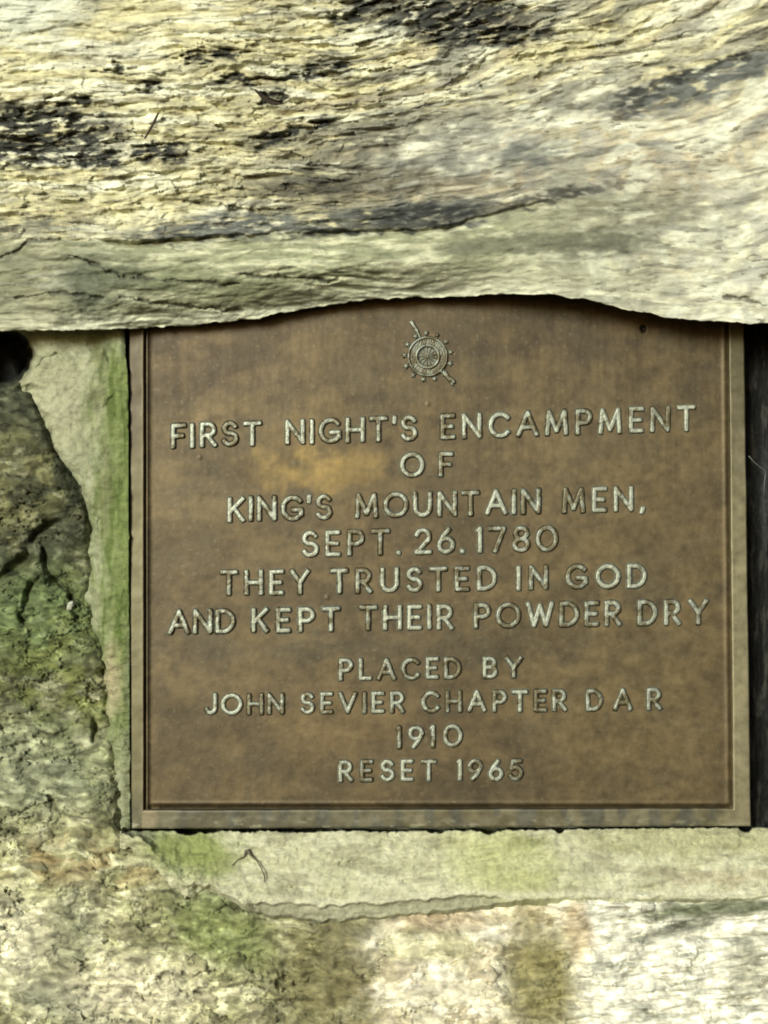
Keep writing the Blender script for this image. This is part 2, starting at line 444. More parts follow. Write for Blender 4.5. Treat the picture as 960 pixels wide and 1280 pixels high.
# -- rough stone at the left of the plaque and under its lower corner
JOINT = [(30, 380), (200, 380), (200, 1036), (150, 1040), (146, 960), (138, 900), (134, 850), (124, 800),
         (118, 775), (112, 745), (116, 712), (120, 680), (116, 640), (104, 605), (86, 580), (66, 562), (56, 520), (46, 492), (26, 486), (34, 462), (40, 440), (36, 418)]
BED_X = [150, 175, 200, 222, 240, 262, 285, 300, 320, 360, 400, 440, 520, 600, 660, 730, 800, 900, 1140]
BED_Y = [1040, 1052, 1075, 1098, 1104, 1106, 1120, 1128, 1142, 1146, 1152, 1149, 1143, 1134, 1125, 1123, 1124, 1124, 1120]
BED = list(zip(BED_X, BED_Y)) + [(1140, 1030), (150, 1030)]
def crumbly(X, Y, seed, sc=1.0):
    wx = X + 7 * fbm(X / 60, Y / 50, seed, 2); wy = Y + 7 * fbm(X / 60, Y / 50, seed + 5, 2)
    e1 = .3 * fbm(X / 12, Y / 9, seed + 6, 3); e2 = .3 * fbm(X / 12, Y / 9, seed + 7, 3)
    f1, f2, cv, tl = cellular(wx / (34 * sc) + e1, wy / (19 * sc) + e2, seed + 8)
    g1, g2, gv, gl = cellular(wx / (15 * sc) + e2, wy / (8 * sc) + e1, seed + 9)
    patchy = sstep(-.3, .4, fbm(X / 70, Y / 60, seed + 11, 2))
    h = 13 * fbm(X / 100, Y / 70, seed + 1, 3)
    h = h + (13 * (cv - .5) + 7 * tl) * (.3 + .7 * patchy)
    h = h + (7 * (gv - .5) + 4.5 * gl) * (.2 + .8 * patchy)
    h = h + 2.2 * fbm(X / 14, Y / 9, seed + 2, 2)
    cr = np.exp(-(fbm(wx / 70, wy / 17, seed + 21, 3) / .028) ** 2) * sstep(.0, .35, fbm(X / 55, Y / 45, seed + 31, 2))
    c2 = np.exp(-(fbm(wx / 34, wy / 13, seed + 23, 2) / .03) ** 2) * sstep(.1, .4, fbm(X / 40, Y / 40, seed + 33, 2))
    h = .8 * h - 8 * cr - 5 * c2
    return h, cv, gv, wx, wy

def left_stone(X, Y):
    h, cv, gv, wx, wy = crumbly(X, Y, 300)
    H = 2 + h * np.where(Y < 860, .85, .7)
    H += 16 * ell(wx, wy, 40, 590, 90, 90, 0, .6) + 18 * ell(wx, wy, 130, 1180, 220, 140, 0, .7)
    # cracks
    cr = np.minimum.reduce([sdline(wx, wy, [(-20, 735), (25, 705), (48, 668), (70, 655)]),
                            sdline(wx, wy, [(48, 668), (60, 715), (84, 735), (100, 765), (122, 772)]),
                            sdline(wx, wy, [(25, 770), (30, 740), (45, 715)]) + 1.5,
                            sdline(wx, wy, [(118, 905), (116, 930)]) + 2])
    cw = 5.5 + 4.5 * fbm(X / 24, Y / 24, 383, 2)
    H -= 22 * np.exp(-(cr / np.maximum(cw, 1.5)) ** 2) * sstep(-.7, .1, fbm(X / 30, Y / 30, 385, 2))
    ledge = np.minimum(sdline(wx, wy, [(30, 440), (55, 510), (90, 580), (112, 640), (122, 700)]), 99)
    H -= 14 * np.exp(-(ledge / 9.0) ** 2)
    hole = ell(X + 3 * fbm(X / 14, Y / 14, 331, 2), Y, 2, 446, 38, 34, 0, .18)
    H -= 85 * hole
    # low under the top stone, cut back behind the plaque
    H -= 10 * sstep(440, 400, Y)
    H -= 70 * sstep(150, 164, X) * sstep(1044, 1034, Y) + 40 * sstep(200, 235, X) * sstep(1080, 1050, Y)
    H -= 24 * sstep(12, -16, sdpoly(X, Y, JOINT)) + (4 + 9 * sstep(225, 265, X)) * sstep(12, -14, sdpoly(X, Y, BED))
    md = fbm(wx / 19, wy / 11, 366, 3, .5)
    # ---- colour
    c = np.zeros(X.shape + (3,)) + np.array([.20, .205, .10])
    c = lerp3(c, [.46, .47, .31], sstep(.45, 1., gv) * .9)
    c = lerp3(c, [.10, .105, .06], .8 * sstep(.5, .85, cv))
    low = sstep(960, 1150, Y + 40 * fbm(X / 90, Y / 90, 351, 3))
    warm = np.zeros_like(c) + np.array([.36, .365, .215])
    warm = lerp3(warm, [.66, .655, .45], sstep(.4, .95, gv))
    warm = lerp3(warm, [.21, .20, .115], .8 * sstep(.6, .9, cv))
    c = c * np.interp(Y + .25 * X, [400, 690, 800, 960], [.40, .48, .75, .95])[..., None]  # darker towards the top: shade of the overhang put into the colour
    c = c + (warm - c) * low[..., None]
    n1 = fbm(X / 45, Y / 30, 361, 4)
    dark = np.maximum.reduce([ell(wx, wy, 40, 480, 80, 80, 0, .5), ell(wx, wy, 90, 620, 50, 130, -18, .5), .95 * ell(wx, wy, 30, 700, 90, 60, 15, .6), .7 * ell(wx, wy, 120, 800, 30, 60, 0, .6), .55 * ell(wx, wy, 20, 850, 50, 60, 0, .6)])
    c = lerp3(c, [.055, .062, .038], .95 * dark * sstep(-.9, -.1, n1))  # green-black patches; part of this dark is painted shade
    c = lerp3(c, [.20, .20, .09], .6 * ell(wx, wy, 25, 600, 50, 60, 0, .5) * sstep(-.3, .3, n1))
    c = lerp3(c, [.12, .165, .07], .9 * ell(wx, wy, 45, 770, 90, 60, 0, .6))
    green = np.maximum.reduce([ell(wx, wy, 80, 860, 85, 80, 0, .5), .6 * ell(wx, wy, 230, 1180, 60, 40, -20, .6), .7 * ell(wx, wy, 130, 940, 40, 60, 0, .6), .6 * ell(wx, wy, 110, 720, 30, 40, 0, .6)])
    c = lerp3(c, [.145, .165, .055], .85 * green * sstep(-.5, .2, n1))
    c = lerp3(c, [.26, .29, .20], .6 * ell(wx, wy, 40, 960, 100, 60, 0, .6))
    c = lerp3(c, [.13, .135, .105], .92 * ell(wx, wy, 268, 1120, 70, 26, -18, .5))
    c = lerp3(c, [.19, .225, .085], .9 * ell(wx, wy, 280, 1165, 75, 36, -25, .6))
    c = lerp3(c, [.15, .14, .065], .9 * ell(wx, wy, 405, 1215, 60, 85, 0, .6))
    c = lerp3(c, [.28, .215, .10], .8 * ell(wx, wy, 100, 1080, 100, 28, 0, .6) * sstep(-.3, .3, n1))
    c = lerp3(c, [.20, .215, .155], .8 * ell(wx, wy, 75, 1250, 60, 24, -20, .6))
    c = lerp3(c, [.24, .25, .175], .7 * ell(wx, wy, 90, 1160, 30, 60, -10, .6))
    c = lerp3(c, [.72, .68, .52], .6 * ell(wx, wy, 170, 1240, 80, 40, 0, .7))
    c = lerp3(c, [.66, .64, .50], .6 * ell(wx, wy, 15, 1175, 40, 50, 0, .7))
    fk = fbm(wx / 17, wy / 9.5, 371, 2)
    pf = .25 + .75 * sstep(-.25, .3, fbm(X / 75, Y / 55, 373, 3))
    c = lerp3(c, c * 1.35 + np.array([.075, .08, .06]), .8 * pf * sstep(.18, .42, fk))
    c = lerp3(c, c * .35, .75 * (1.2 - .6 * pf) * sstep(-.2, -.5, fk))
    c = c * (1 + .45 * np.clip(md, -.9, .9) + .10 * fbm(X / 7, Y / 6, 369, 2))[..., None]
    c = lerp3(c, [.02, .022, .02], hole)  # hole blackened, its shade put into the colour
    return H, c

# -- pale stone below the mortar bed
def lower_stone(X, Y):
    h, cv, gv, wx, wy = crumbly(X, Y, 400, 1.5)
    H = 14 + h * .6 + 14 * sstep(1130, 1190, Y)
    H -= 10 * ell(wx, wy, 680, 1220, 40, 90, 0, .6)
    V = Y + .1 * X
    H += 4 * ridge(X / 60, V / 11, 411, 3) * sstep(640, 760, X)
    H -= -15 * sstep(1170, 1126, Y) * sstep(640, 720, X) + 9 * sstep(1172, 1146, Y) * sstep(660, 600, X)
    md = fbm(wx / 19, wy / 11, 466, 3, .5)
    sb = sdpoly(X, Y, BED)
    H -= 7 * sstep(8, -4, sb) + 50 * sstep(-7, -22, sb) + 60 * sstep(1092, 1076, Y) + 60 * sstep(1066, 1054, Y)
    c = np.zeros(X.shape + (3,)) + np.array([.60, .575, .44])
    c = lerp3(c, [.78, .76, .64], sstep(.3, .9, gv))
    c = lerp3(c, [.42, .37, .24], .7 * sstep(.66, .92, cv))
    n1 = fbm(X / 45, Y / 30, 461, 4)
    pale = sstep(680, 760, X + 30 * n1)
    c = lerp3(c, [.76, .77, .68], .75 * pale)
    c = lerp3(c, [.40, .42, .36], .7 * pale * sstep(.05, .5, fbm(X / 60, V / 10, 471, 4)))
    c = lerp3(c, [.20, .185, .075], .92 * ell(wx, wy, 676, 1225, 44, 75, 4, .5))
    c = lerp3(c, [.50, .40, .24], .7 * ell(wx, wy, 722, 1160, 18, 40, 4, .5))
    c = lerp3(c, [.15, .14, .065], .9 * sstep(500, 440, X + 26 * n1))
    c = lerp3(c, [.12, .14, .08], .92 * ell(wx, wy, 900, 1134, 110, 10, 4, .5))
    c = lerp3(c, [.19, .20, .15], .8 * ell(wx, wy, 850, 1160, 75, 9, 18, .5))
    c = lerp3(c, [.44, .44, .26], .6 * ell(wx, wy, 540, 1180, 60, 20, 0, .6))
    c = lerp3(c, [.45, .36, .24], .7 * ell(wx, wy, 550, 1150, 60, 14, 0, .6))
    c = lerp3(c, [.30, .30, .22], .7 * ell(wx, wy, 935, 1210, 26, 40, 0, .6))
    fk = fbm(wx / 22, wy / 9, 471, 2); pl = .3 + .7 * sstep(-.25, .3, fbm(X / 80, Y / 50, 473, 3))
    c = lerp3(c, c * 1.3 + .05, pl * .6 * sstep(.18, .42, fk))
    c = lerp3(c, c * np.array([.48, .47, .40]), pl * .75 * sstep(-.25, -.55, fk))
    c = c * (1 + .36 * np.clip(md, -.9, .9) + .08 * fbm(X / 7, Y / 6, 469, 2))[..., None]
    return H, c

def rough_stone():
    # one ledge of rock runs down the left side and on under the mortar bed
    xs = np.arange(-170, 1130, STEP * 1.05)
    top = np.interp(xs, [-200, 166, 190, 1200], [380, 380, 1034, 1034])[None, :]
    t1 = np.linspace(0, 1, int(680 / STEP / 1.05))[:, None]
    y2 = np.arange(1061, 1440, STEP * 1.05)[:, None]
    Y = np.concatenate([top + (1060 - top) * t1, y2 + 0 * top])
    X = np.repeat(xs[None, :], len(Y), 0)
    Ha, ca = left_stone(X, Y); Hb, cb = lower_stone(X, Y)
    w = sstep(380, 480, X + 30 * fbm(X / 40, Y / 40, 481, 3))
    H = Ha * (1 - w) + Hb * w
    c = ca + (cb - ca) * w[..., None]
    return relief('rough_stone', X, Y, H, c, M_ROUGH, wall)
rough_stone()

# -- mortar joint at the left of the plaque
def mortar_joint():
    xs = np.arange(-20, 200, STEP); ys = np.arange(385, 1060, STEP)
    X, Y = np.meshgrid(xs, ys)
    wx = X + 7 * fbm(X / 26, Y / 26, 500, 3); wy = Y + 7 * fbm(X / 26, Y / 26, 505, 3)
    dl = sdpoly(wx, wy, JOINT); dr = X - (np.interp(Y, [400, 440, 470, 1036], [157, 158, 161.6, 164.4]) + .7 * fbm(Y / 30, Y * 0, 511, 3))
    inside = sstep(34, 30, dl) * sstep(1.2, -1.2, dr) * (1 - ell(X + 3 * fbm(X / 14, Y / 14, 331, 2), Y, 2, 446, 38, 34, 0, .12))
    H = 11 + 3 * fbm(X / 50, Y / 50, 520, 3) + 1.3 * fbm(X / 12, Y / 12, 525, 4, .6) + 4 * sstep(0, -30, dl) - 40 * sstep(-9, 26, dl)
    H -= 5 * ell(wx, wy, 138, 445, 7, 14, 10, .5) + 4 * ell(wx, wy, 143, 505, 6, 12, 0, .5) + 3 * ell(wx, wy, 118, 430, 9, 10, 0, .5)
    H -= 5 * sstep(3, 0, sdline(wx, wy, [(50, 462), (60, 450), (74, 445)]))
    H -= 6 * sstep(3, 0, sdline(wx, wy, [(112, 690), (118, 672), (122, 650)]))
    # lower down the mortar thins out to a ragged skin
    H -= 7 * sstep(700, 860, Y) - 4 * fbm(X / 14, Y / 9, 529, 3) * sstep(700, 900, Y)
    H = H * inside - 112 * (1 - inside)
    H -= 10 * sstep(150, 160, X) * sstep(470, 405, Y)
    c = np.zeros(X.shape + (3,)) + np.array([.29, .31, .20])
    n1 = fbm(X / 30, Y / 40, 530, 4); n2 = fbm(X / 9, Y / 60, 540, 3)
    c = lerp3(c, [.36, .385, .265], .7 * sstep(-.2, .4, n1))
    c = lerp3(c, [.40, .40, .28], .5 * ell(wx, wy, 80, 500, 50, 60, 0, .7))
    g = sstep(95, 150, X + 14 * n2) * sstep(395, 470, Y) * sstep(1000, 860, Y)
    c = lerp3(c, [.145, .195, .058], .88 * g)
    c = lerp3(c, [.085, .125, .034], .7 * g * sstep(.05, .4, n2))
    c = lerp3(c, [.15, .165, .08], .7 * np.maximum.reduce([ell(wx, wy, 122, 500, 9, 18, 0, .6), ell(wx, wy, 122, 440, 8, 22, 0, .6), ell(wx, wy, 132, 600, 8, 60, 0, .6)]))
    c = lerp3(c, [.42, .37, .25], .7 * ell(wx, wy, 140, 850, 12, 40, 0, .6))
    c = lerp3(c, [.15, .17, .095], .8 * sstep(150, 160, X + 5 * n1) * sstep(760, 820, Y))
    return relief('mortar_joint', X, Y, H, c, M_MORTAR, wall, back=-140)
mortar_joint()

# -- mortar bed under the plaque
def mortar_bed():
    xs = np.arange(150, 1130, STEP); ys = np.arange(1026, 1170, STEP * .9)
    X, Y = np.meshgrid(xs, ys)
    topy = 1037.5 - 4 * sstep(500, 940, X) + 1.5 * fbm(X / 9, X * 0, 600, 2)
    for (cx, w, d) in ((236, 14, 5), (262, 10, 3), (310, 12, 2), (374, 30, 2), (545, 9, 3), (612, 9, 5), (700, 5, 4), (932, 7, 6), (480, 20, 1.5)):
        topy = topy + d * np.exp(-((X - cx) / w) ** 4)
    boty = np.interp(X, BED_X, BED_Y)
    boty = boty + 3 * fbm(X / 22, X * 0 + 4, 610, 3) + 7 * fbm(X / 17, Y / 15, 611, 3) * sstep(290, 250, X)
    slack = np.interp(X, [150, 290, 310, 420, 620, 680, 1140], [18, 18, 6, 4, 4, 8, 8])
    inside = sstep(-1.5, 1.5, Y - topy) * sstep(slack + 3, slack, Y - boty)
    t = np.clip((Y - topy) / (boty - topy), 0, 1)
    H = 3 + 30 * t + 2.8 * fbm(X / 60, Y / 26, 620, 3) + 1.4 * fbm(X / 12, Y / 9, 625, 4, .6) - np.interp(X, [150, 235, 270, 640, 700], [.5, .7, 3.2, 3.2, 1.6]) * np.maximum(0, Y - boty + 1.5)
    lip = np.interp(X, [150, 300, 330, 420, 600, 640, 1140], [0, 0, 14, 19, 15, 2, 2])
    lp = sstep(-2, 2, Y - (boty - lip + 2 * fbm(X / 50, X * 0, 633, 2))) * sstep(3, 10, lip)
    H -= lp * (9 + .35 * (Y - boty + lip))
    # trowel ridges, small pits, the mark left by a loop of root
    H += 1.4 * ridge(X / 90, (Y + .12 * X) / 16, 640, 2)
    H -= 4 * np.exp(-(fbm(X / 60, Y / 22, 661, 3) / .02) ** 2) * sstep(.05, .35, fbm(X / 60, Y / 40, 663, 2))
    H -= 3 * ell(X, Y, 510, 1102, 8, 3, 10, .4) + 2 * ell(X, Y, 556, 1080, 9, 4, 0, .5) + 2 * ell(X, Y, 497, 1062, 6, 4, 0, .5)
    H = H * inside - 112 * (1 - inside)
    c = np.zeros(X.shape + (3,)) + np.array([.45, .46, .315])
    n1 = fbm(X / 50, Y / 26, 650, 4)
    c = lerp3(c, [.56, .57, .42], .7 * sstep(-.2, .4, n1))
    c = lerp3(c, [.29, .29, .195], .7 * sstep(.0, .5, fbm(X / 80, Y / 18, 655, 3)))
    wx = X + 12 * n1; wy = Y + 8 * fbm(X / 30, Y / 30, 657, 3)
    c = lerp3(c, [.22, .265, .085], .9 * ell(wx, wy, 235, 1064, 62, 30, -10, .6))
    c = lerp3(c, [.40, .43, .20], .7 * ell(wx, wy, 630, 1085, 75, 45, -30, .6))
    c = lerp3(c, [.24, .26, .11], .7 * ell(wx, wy, 655, 1052, 26, 10, 0, .6))
    c = lerp3(c, [.33, .335, .18], .6 * ell(wx, wy, 850, 1052, 130, 18, 0, .5))
    c = lerp3(c, [.36, .31, .21], .5 * ell(wx, wy, 900, 1095, 80, 10, 0, .6))
    c = lerp3(c, [.56, .56, .42], .7 * np.exp(-((Y - boty + lip + 4) / 5) ** 2) * sstep(290, 330, X))
    c = lerp3(c, [.28, .285, .20], .75 * lp)
    return relief('mortar_bed', X, Y, H, c, M_MORTAR, wall, back=-140)
mortar_bed()

# -- recess behind and right of the plaque, its shade painted as near-black stone
def recess_back():
    xs = np.arange(900, 1130, STEP * 1.2); ys = np.arange(385, 1060, STEP * 1.2)
    X, Y = np.meshgrid(xs, ys)
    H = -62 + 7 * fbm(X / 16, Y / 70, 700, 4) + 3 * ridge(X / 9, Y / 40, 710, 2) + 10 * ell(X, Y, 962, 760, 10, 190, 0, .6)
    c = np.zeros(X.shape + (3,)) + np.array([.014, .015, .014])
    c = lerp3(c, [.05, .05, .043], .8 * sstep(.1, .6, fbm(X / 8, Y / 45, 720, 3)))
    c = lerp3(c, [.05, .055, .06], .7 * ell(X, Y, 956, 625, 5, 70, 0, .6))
    return relief('recess_back', X, Y, H, c, M_SHADE_PAINT, wall, back=-140)
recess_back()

# -- mortar core that fills the wall behind the face stones
def core():
    xs = np.linspace(-165, 1125, 60); ys = np.linspace(-140, 1430, 70)
    X, Y = np.meshgrid(xs, ys)
    H = -118 + 4 * fbm(X / 60, Y / 60, 800, 2)
    c = np.zeros(X.shape + (3,)) + np.array([.2, .19, .14])
    return relief('wall_core', X, Y, H, c, M_MORTAR, wall, back=-260)
core()

# ------------------------------------------------------------------ the bronze plaque
plaque = thing('bronze_plaque', 'brown weathered bronze plaque with raised pale lettering set under the overhanging stone', 'plaque')

def patina_and_shade(X, Y):
    n1 = fbm(X / 90, Y / 60, 900, 4); n2 = fbm(X / 16, Y / 13, 910, 3); n3 = fbm(X / 34, Y / 30, 905, 3)
    c = np.zeros(np.shape(X) + (3,)) + np.array([.086, .070, .040])
    c = lerp3(c, [.122, .100, .056], .8 * sstep(-.15, .5, n1))
    c = lerp3(c, [.062, .054, .034], .6 * sstep(.0, .55, n3))
    wx = X + 30 * n1; wy = Y + 24 * n3
    c = lerp3(c, [.24, .185, .07], .8 * ell(wx, wy, 395, 588, 72, 26, 3, .6))
    c = lerp3(c, [.15, .118, .055], .35 * ell(wx, wy, 350, 525, 90, 30, 0, .7))
    c = lerp3(c, [.060, .047, .030], .75 * ell(wx, wy, 260, 440, 140, 60, 0, .6))
    c = lerp3(c, [.066, .053, .034], .65 * ell(wx, wy, 640, 410, 180, 40, 0, .6))  # these two darken the top: overhang shade painted over the bronze
    c = lerp3(c, [.16, .132, .070], .6 * ell(wx, wy, 790, 840, 130, 190, 0, .7))
    c = lerp3(c, [.145, .12, .068], .5 * ell(wx, wy, 740, 570, 160, 70, 0, .7))
    c = lerp3(c, [.155, .122, .066], .6 * ell(wx, wy, 420, 900, 90, 50, 0, .7))
    c = lerp3(c, [.062, .060, .042], .55 * ell(wx, wy, 480, 810, 300, 16, 0, .7))
    c = lerp3(c, [.062, .060, .042], .55 * ell(wx, wy, 760, 740, 80, 18, 0, .7))
    streak = fbm(X / 7, Y / 130, 915, 3) * sstep(760, 480, Y)
    n4 = fbm(X / 70, Y / 48, 919, 4)
    c = lerp3(c, [.142, .114, .062], .35 * sstep(.05, .5, n4))
    c = lerp3(c, [.060, .053, .035], .35 * sstep(-.08, -.5, n4))
    c = .95 * c * np.array([1.04, .96, .86]) * (1 + .16 * n2 + .22 * n3 - .14 * streak)[..., None]
    pit = sstep(.62, .8, fbm(X / 5, Y / 5, 917, 2))
    return lerp3(c, [.15, .135, .085], .5 * pit)

def plate():
    xs = np.arange(176, 921, 1.6); ys = np.arange(335, 1020, 1.6)
    X, Y = np.meshgrid(xs, ys)
    H = .6 * fbm(X / 120, Y / 120, 920, 2) + .07 * fbm(X / 7, Y / 7, 930, 3)
    e = np.minimum.reduce([X - np.interp(Y, [350, 1010], [181, 180]), np.interp(Y, [350, 1010], [909, 915]) - X, 1010 - Y])
    H += 1.0 * sstep(10, 3, e) - 2.6 * sstep(4, 0, e) * np.where(X < 200, .3, 1)
    H -= 4.5 * sstep(5.5, 2, 1010 - Y) * sstep(184, 190, X) * sstep(916, 910, X)
    H += 3.2 * np.exp(-((X - 184.0) / 1.5) ** 2)
    # cast pin hole and small flecks
    H -= 6 * ell(X, Y, 804, 411, 3.2, 3.8, 0, .4)
    for fx, fy, r in ((250, 572, 2.0), (535, 505, 2.2), (409, 747, 2.2)):
        H += .8 * ell(X, Y, fx, fy, r, r, 0, .6)
    c = patina_and_shade(X, Y)
    c = lerp3(c, [.02, .018, .015], ell(X, Y, 804, 411, 3.6, 4.4, 0, .3))
    return relief('plate', X, Y, H, c, M_PLATE, plaque, back=-14)
plate()

def frame():
    outer = np.array([(161, 335), (164.5, 1036), (938.5, 1032.5), (929, 335)], float)
    inner = np.array([(181.5, 335), (181, 1010.5), (914.5, 1008.5), (908.5, 335)], float)
    prof = [(0, -30), (0, 6), (.02, 7.6), (.06, 8.2), (.07, 8.25), (.14, 8.3), (.21, 8.4), (.28, 8.5), (.35, 8.55), (.42, 8.6), (.49, 8.7), (.56, 8.75), (.63, 8.8), (.70, 8.9), (.76, 9.0), (.81, 9.0), (.86, 9.0), (.90, 8.4), (.93, 7), (.95, 3), (.97, -4)]
    n = 420
    V, Cc = [], []
    for (t, h) in prof:
        q = outer + (inner - outer) * t
        # U-shaped run: down the left side, along the bottom, up the right (its top is buried in the stone)
        for a in range(3):
            for k in range(n):
                p = q[a] + (q[a + 1] - q[a]) * k / n
                V.append((p[0], p[1], h))
        V.append((q[3][0], q[3][1], h))
    V = np.array(V); L = 3 * n + 1
    X, Y, H = V[:, 0], V[:, 1], V[:, 2]
    wob = fbm(X / 40, Y / 40, 950, 3)
    top = (H > 4)
    H = H + top * .5 * wob
    X = X + .35 * fbm(Y / 60, X / 60, 955, 2); Y = Y + .35 * fbm(X / 60, Y / 60, 957, 2)
    c = np.zeros((len(X), 3)) + np.array([.15, .135, .08])
    c = lerp3(c, [.20, .185, .12], sstep(-.1, .4, fbm(X / 50, Y / 50, 960, 3)))
    c = lerp3(c, [.13, .12, .06], .7 * sstep(220, 170, X))
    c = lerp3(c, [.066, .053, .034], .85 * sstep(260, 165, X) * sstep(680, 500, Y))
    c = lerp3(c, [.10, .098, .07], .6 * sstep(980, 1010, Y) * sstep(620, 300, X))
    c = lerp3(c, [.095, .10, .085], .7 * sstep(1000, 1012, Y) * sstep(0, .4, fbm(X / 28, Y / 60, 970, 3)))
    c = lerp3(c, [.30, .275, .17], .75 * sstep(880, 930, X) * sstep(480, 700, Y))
    c = .92 * c * (1 + .16 * fbm(X / 22, Y / 22, 975, 4))[..., None]
    c = lerp3(c, [.34, .34, .24], .55 * sstep(.25, .5, fbm(X / 22, Y / 9, 977, 3)) * sstep(1018, 1030, Y))
    c = lerp3(c, [.24, .205, .13], .8 * sstep(176.5, 178, X) * sstep(200, 190, X) * sstep(5, 7, H))  # pale left inner edge: light caught by the bevel, painted in
    H = np.where((X < 190) & (Y < 1005), np.maximum(H, np.where(H < -10, H, -.5)), H)
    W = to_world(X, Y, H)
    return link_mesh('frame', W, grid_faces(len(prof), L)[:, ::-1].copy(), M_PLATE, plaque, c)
frame()

# ---- lettering: every glyph is a set of centre-line strokes, cast as a bevelled ridge
def arc(cx, cy, rx, ry, a0, a1, n=14):
    return [(cx + rx * math.cos(math.radians(a0 + (a1 - a0) * i / n)), cy + ry * math.sin(math.radians(a0 + (a1 - a0) * i / n))) for i in range(n + 1)]

def glyphs():
    G = {}
    G['F'] = (.50, [[(0, 0), (0, 1), (.50, 1)], [(0, .5), (.42, .5)]])
    G['I'] = (0, [[(0, 0), (0, 1)]])
    G['1'] = (0.02, [[(0.02, 0), (0.02, 1)], [(0.02, 1), (-.05, .93)]])
    bowl = lambda w, y0, y1: [(0, y1)] + arc(w - (y1 - y0) / 2, (y0 + y1) / 2, (y1 - y0) / 2, (y1 - y0) / 2, 90, -90) + [(0, y0)]
    G['R'] = (.60, [[(0, 0), (0, 1)], bowl(.56, .47, 1), [(.24, .47), (.60, 0)]])
    G['P'] = (.58, [[(0, 0), (0, 1)], bowl(.58, .45, 1)])
    G['B'] = (.60, [[(0, 0), (0, 1)], bowl(.54, .53, 1), bowl(.60, 0, .53)])
    G['S'] = (.58, [arc(.29, .755, .26, .245, 25, 250, 12) + arc(.29, .265, .29, .265, 70, -155, 14)])
    G['T'] = (.66, [[(.33, 0), (.33, 1)], [(0, 1), (.66, 1)]])
    G['N'] = (.72, [[(0, 0), (0, 1), (.72, 0), (.72, 1)]])
    G['G'] = (.86, [arc(.46, .5, .46, .5, 42, 325, 24), [(.50, .42), (.86, .42), (.86, .2)]])
    G['C'] = (.80, [arc(.46, .5, .46, .5, 42, 318, 24)])
    G['H'] = (.70, [[(0, 0), (0, 1)], [(.70, 0), (.70, 1)], [(0, .5), (.70, .5)]])
    G["'"] = (0, [[(0, 1), (-.02, .78)]])
    G['.'] = (0, [[(0, 0), (0, .01)]])
    G[','] = (0, [[(0, .03), (-.05, -.14)]])
    G['E'] = (.50, [[(.50, 0), (0, 0), (0, 1), (.50, 1)], [(0, .5), (.42, .5)]])
    G['A'] = (.84, [[(0, 0), (.42, 1), (.84, 0)], [(.15, .33), (.69, .33)]])
    G['M'] = (.88, [[(0, 0), (.07, 1), (.44, .12), (.81, 1), (.88, 0)]])
    G['O'] = (.98, [arc(.49, .5, .49, .5, 0, 360, 32)])
    G['0'] = (.82, [arc(.41, .5, .41, .5, 0, 360, 30)])
    G['K'] = (.62, [[(0, 0), (0, 1)], [(.60, 1), (0, .38)], [(.2, .58), (.62, 0)]])
    G['U'] = (.70, [[(0, 1), (0, .35)] + arc(.35, .35, .35, .35, 180, 360, 14) + [(.70, 1)]])
    G['D'] = (.74, [[(0, 0), (0, 1), (.26, 1)] + arc(.26, .5, .48, .5, 90, -90, 18) + [(0, 0)]])
    G['Y'] = (.74, [[(0, 1), (.37, .46), (.74, 1)], [(.37, .46), (.37, 0)]])
    G['V'] = (.80, [[(0, 1), (.40, 0), (.80, 1)]])
    G['W'] = (1.12, [[(0, 1), (.28, 0), (.56, .92), (.84, 0), (1.12, 1)]])
    G['L'] = (.50, [[(0, 1), (0, 0), (.50, 0)]])
    G['J'] = (.46, [[(.46, 1), (.46, .26)] + arc(.22, .26, .24, .26, 0, -165, 12)])
    G['2'] = (.60, [arc(.29, .71, .29, .29, 165, -35, 14) + [(0, 0), (.60, 0)]])
    G['6'] = (.62, [arc(.31, .30, .31, .30, 0, 360, 22), [(.02, .36), (.16, .68), (.42, 1)]])
    G['9'] = (.62, [arc(.31, .70, .31, .30, 0, 360, 22), [(.60, .64), (.46, .32), (.20, 0)]])
    G['7'] = (.60, [[(0, 1), (.60, 1), (.20, 0)]])
    G['8'] = (.60, [arc(.30, .76, .26, .24, 0, 360, 20), arc(.30, .26, .30, .26, 0, 360, 22)])
    G['5'] = (.58, [[(.54, 1), (.10, 1), (.05, .57)] + arc(.26, .32, .32, .32, 125, -150, 16)])
    return G
GL = glyphs()

# words with their start and end, cap top and baseline at the left and right end of the line
LINES = [
    ([('FIRST', 213, 327), ("NIGHT'S", 357, 522), ('ENCAMPMENT', 550, 869)], (213, 529.5, 561), (869, 506, 539)),
    ([('OF', 500, 566)], (500, 566, 597.5), (566, 565, 596)),
    ([("KING'S", 284, 415), ('MOUNTAIN', 444, 676), ('MEN,', 703, 806)], (284, 621, 653), (806, 607, 639)),
    ([('SEPT.', 377, 501), ('26.', 518, 581), ('1780', 597, 698)], (377, 664, 697), (698, 656, 689)),
    ([('THEY', 275, 387), ('TRUSTED', 413, 621), ('IN', 645, 685), ('GOD', 707, 809)], (275, 713, 745), (809, 704, 735)),
    ([('AND', 210, 294), ('KEPT', 314, 425), ('THEIR', 449, 567), ('POWDER', 592, 777), ('DRY', 797, 885)], (210, 762, 793), (885, 748.5, 781)),
    ([('PLACED', 423, 577), ('BY', 603, 653)], (423, 823, 851), (653, 820, 847)),
    ([('JOHN', 256, 355), ('SEVIER', 375, 506), ('CHAPTER', 527, 709), ('D', 732, 753), ('A', 766, 791), ('R', 808, 831)], (256, 867, 894), (831, 860, 888)),
    ([('1910', 496, 578)], (496, 907, 936), (578, 905.5, 934)),
    ([('RESET', 423, 546), ('1965', 572, 654)], (423, 950, 977.5), (654, 949, 976)),
]

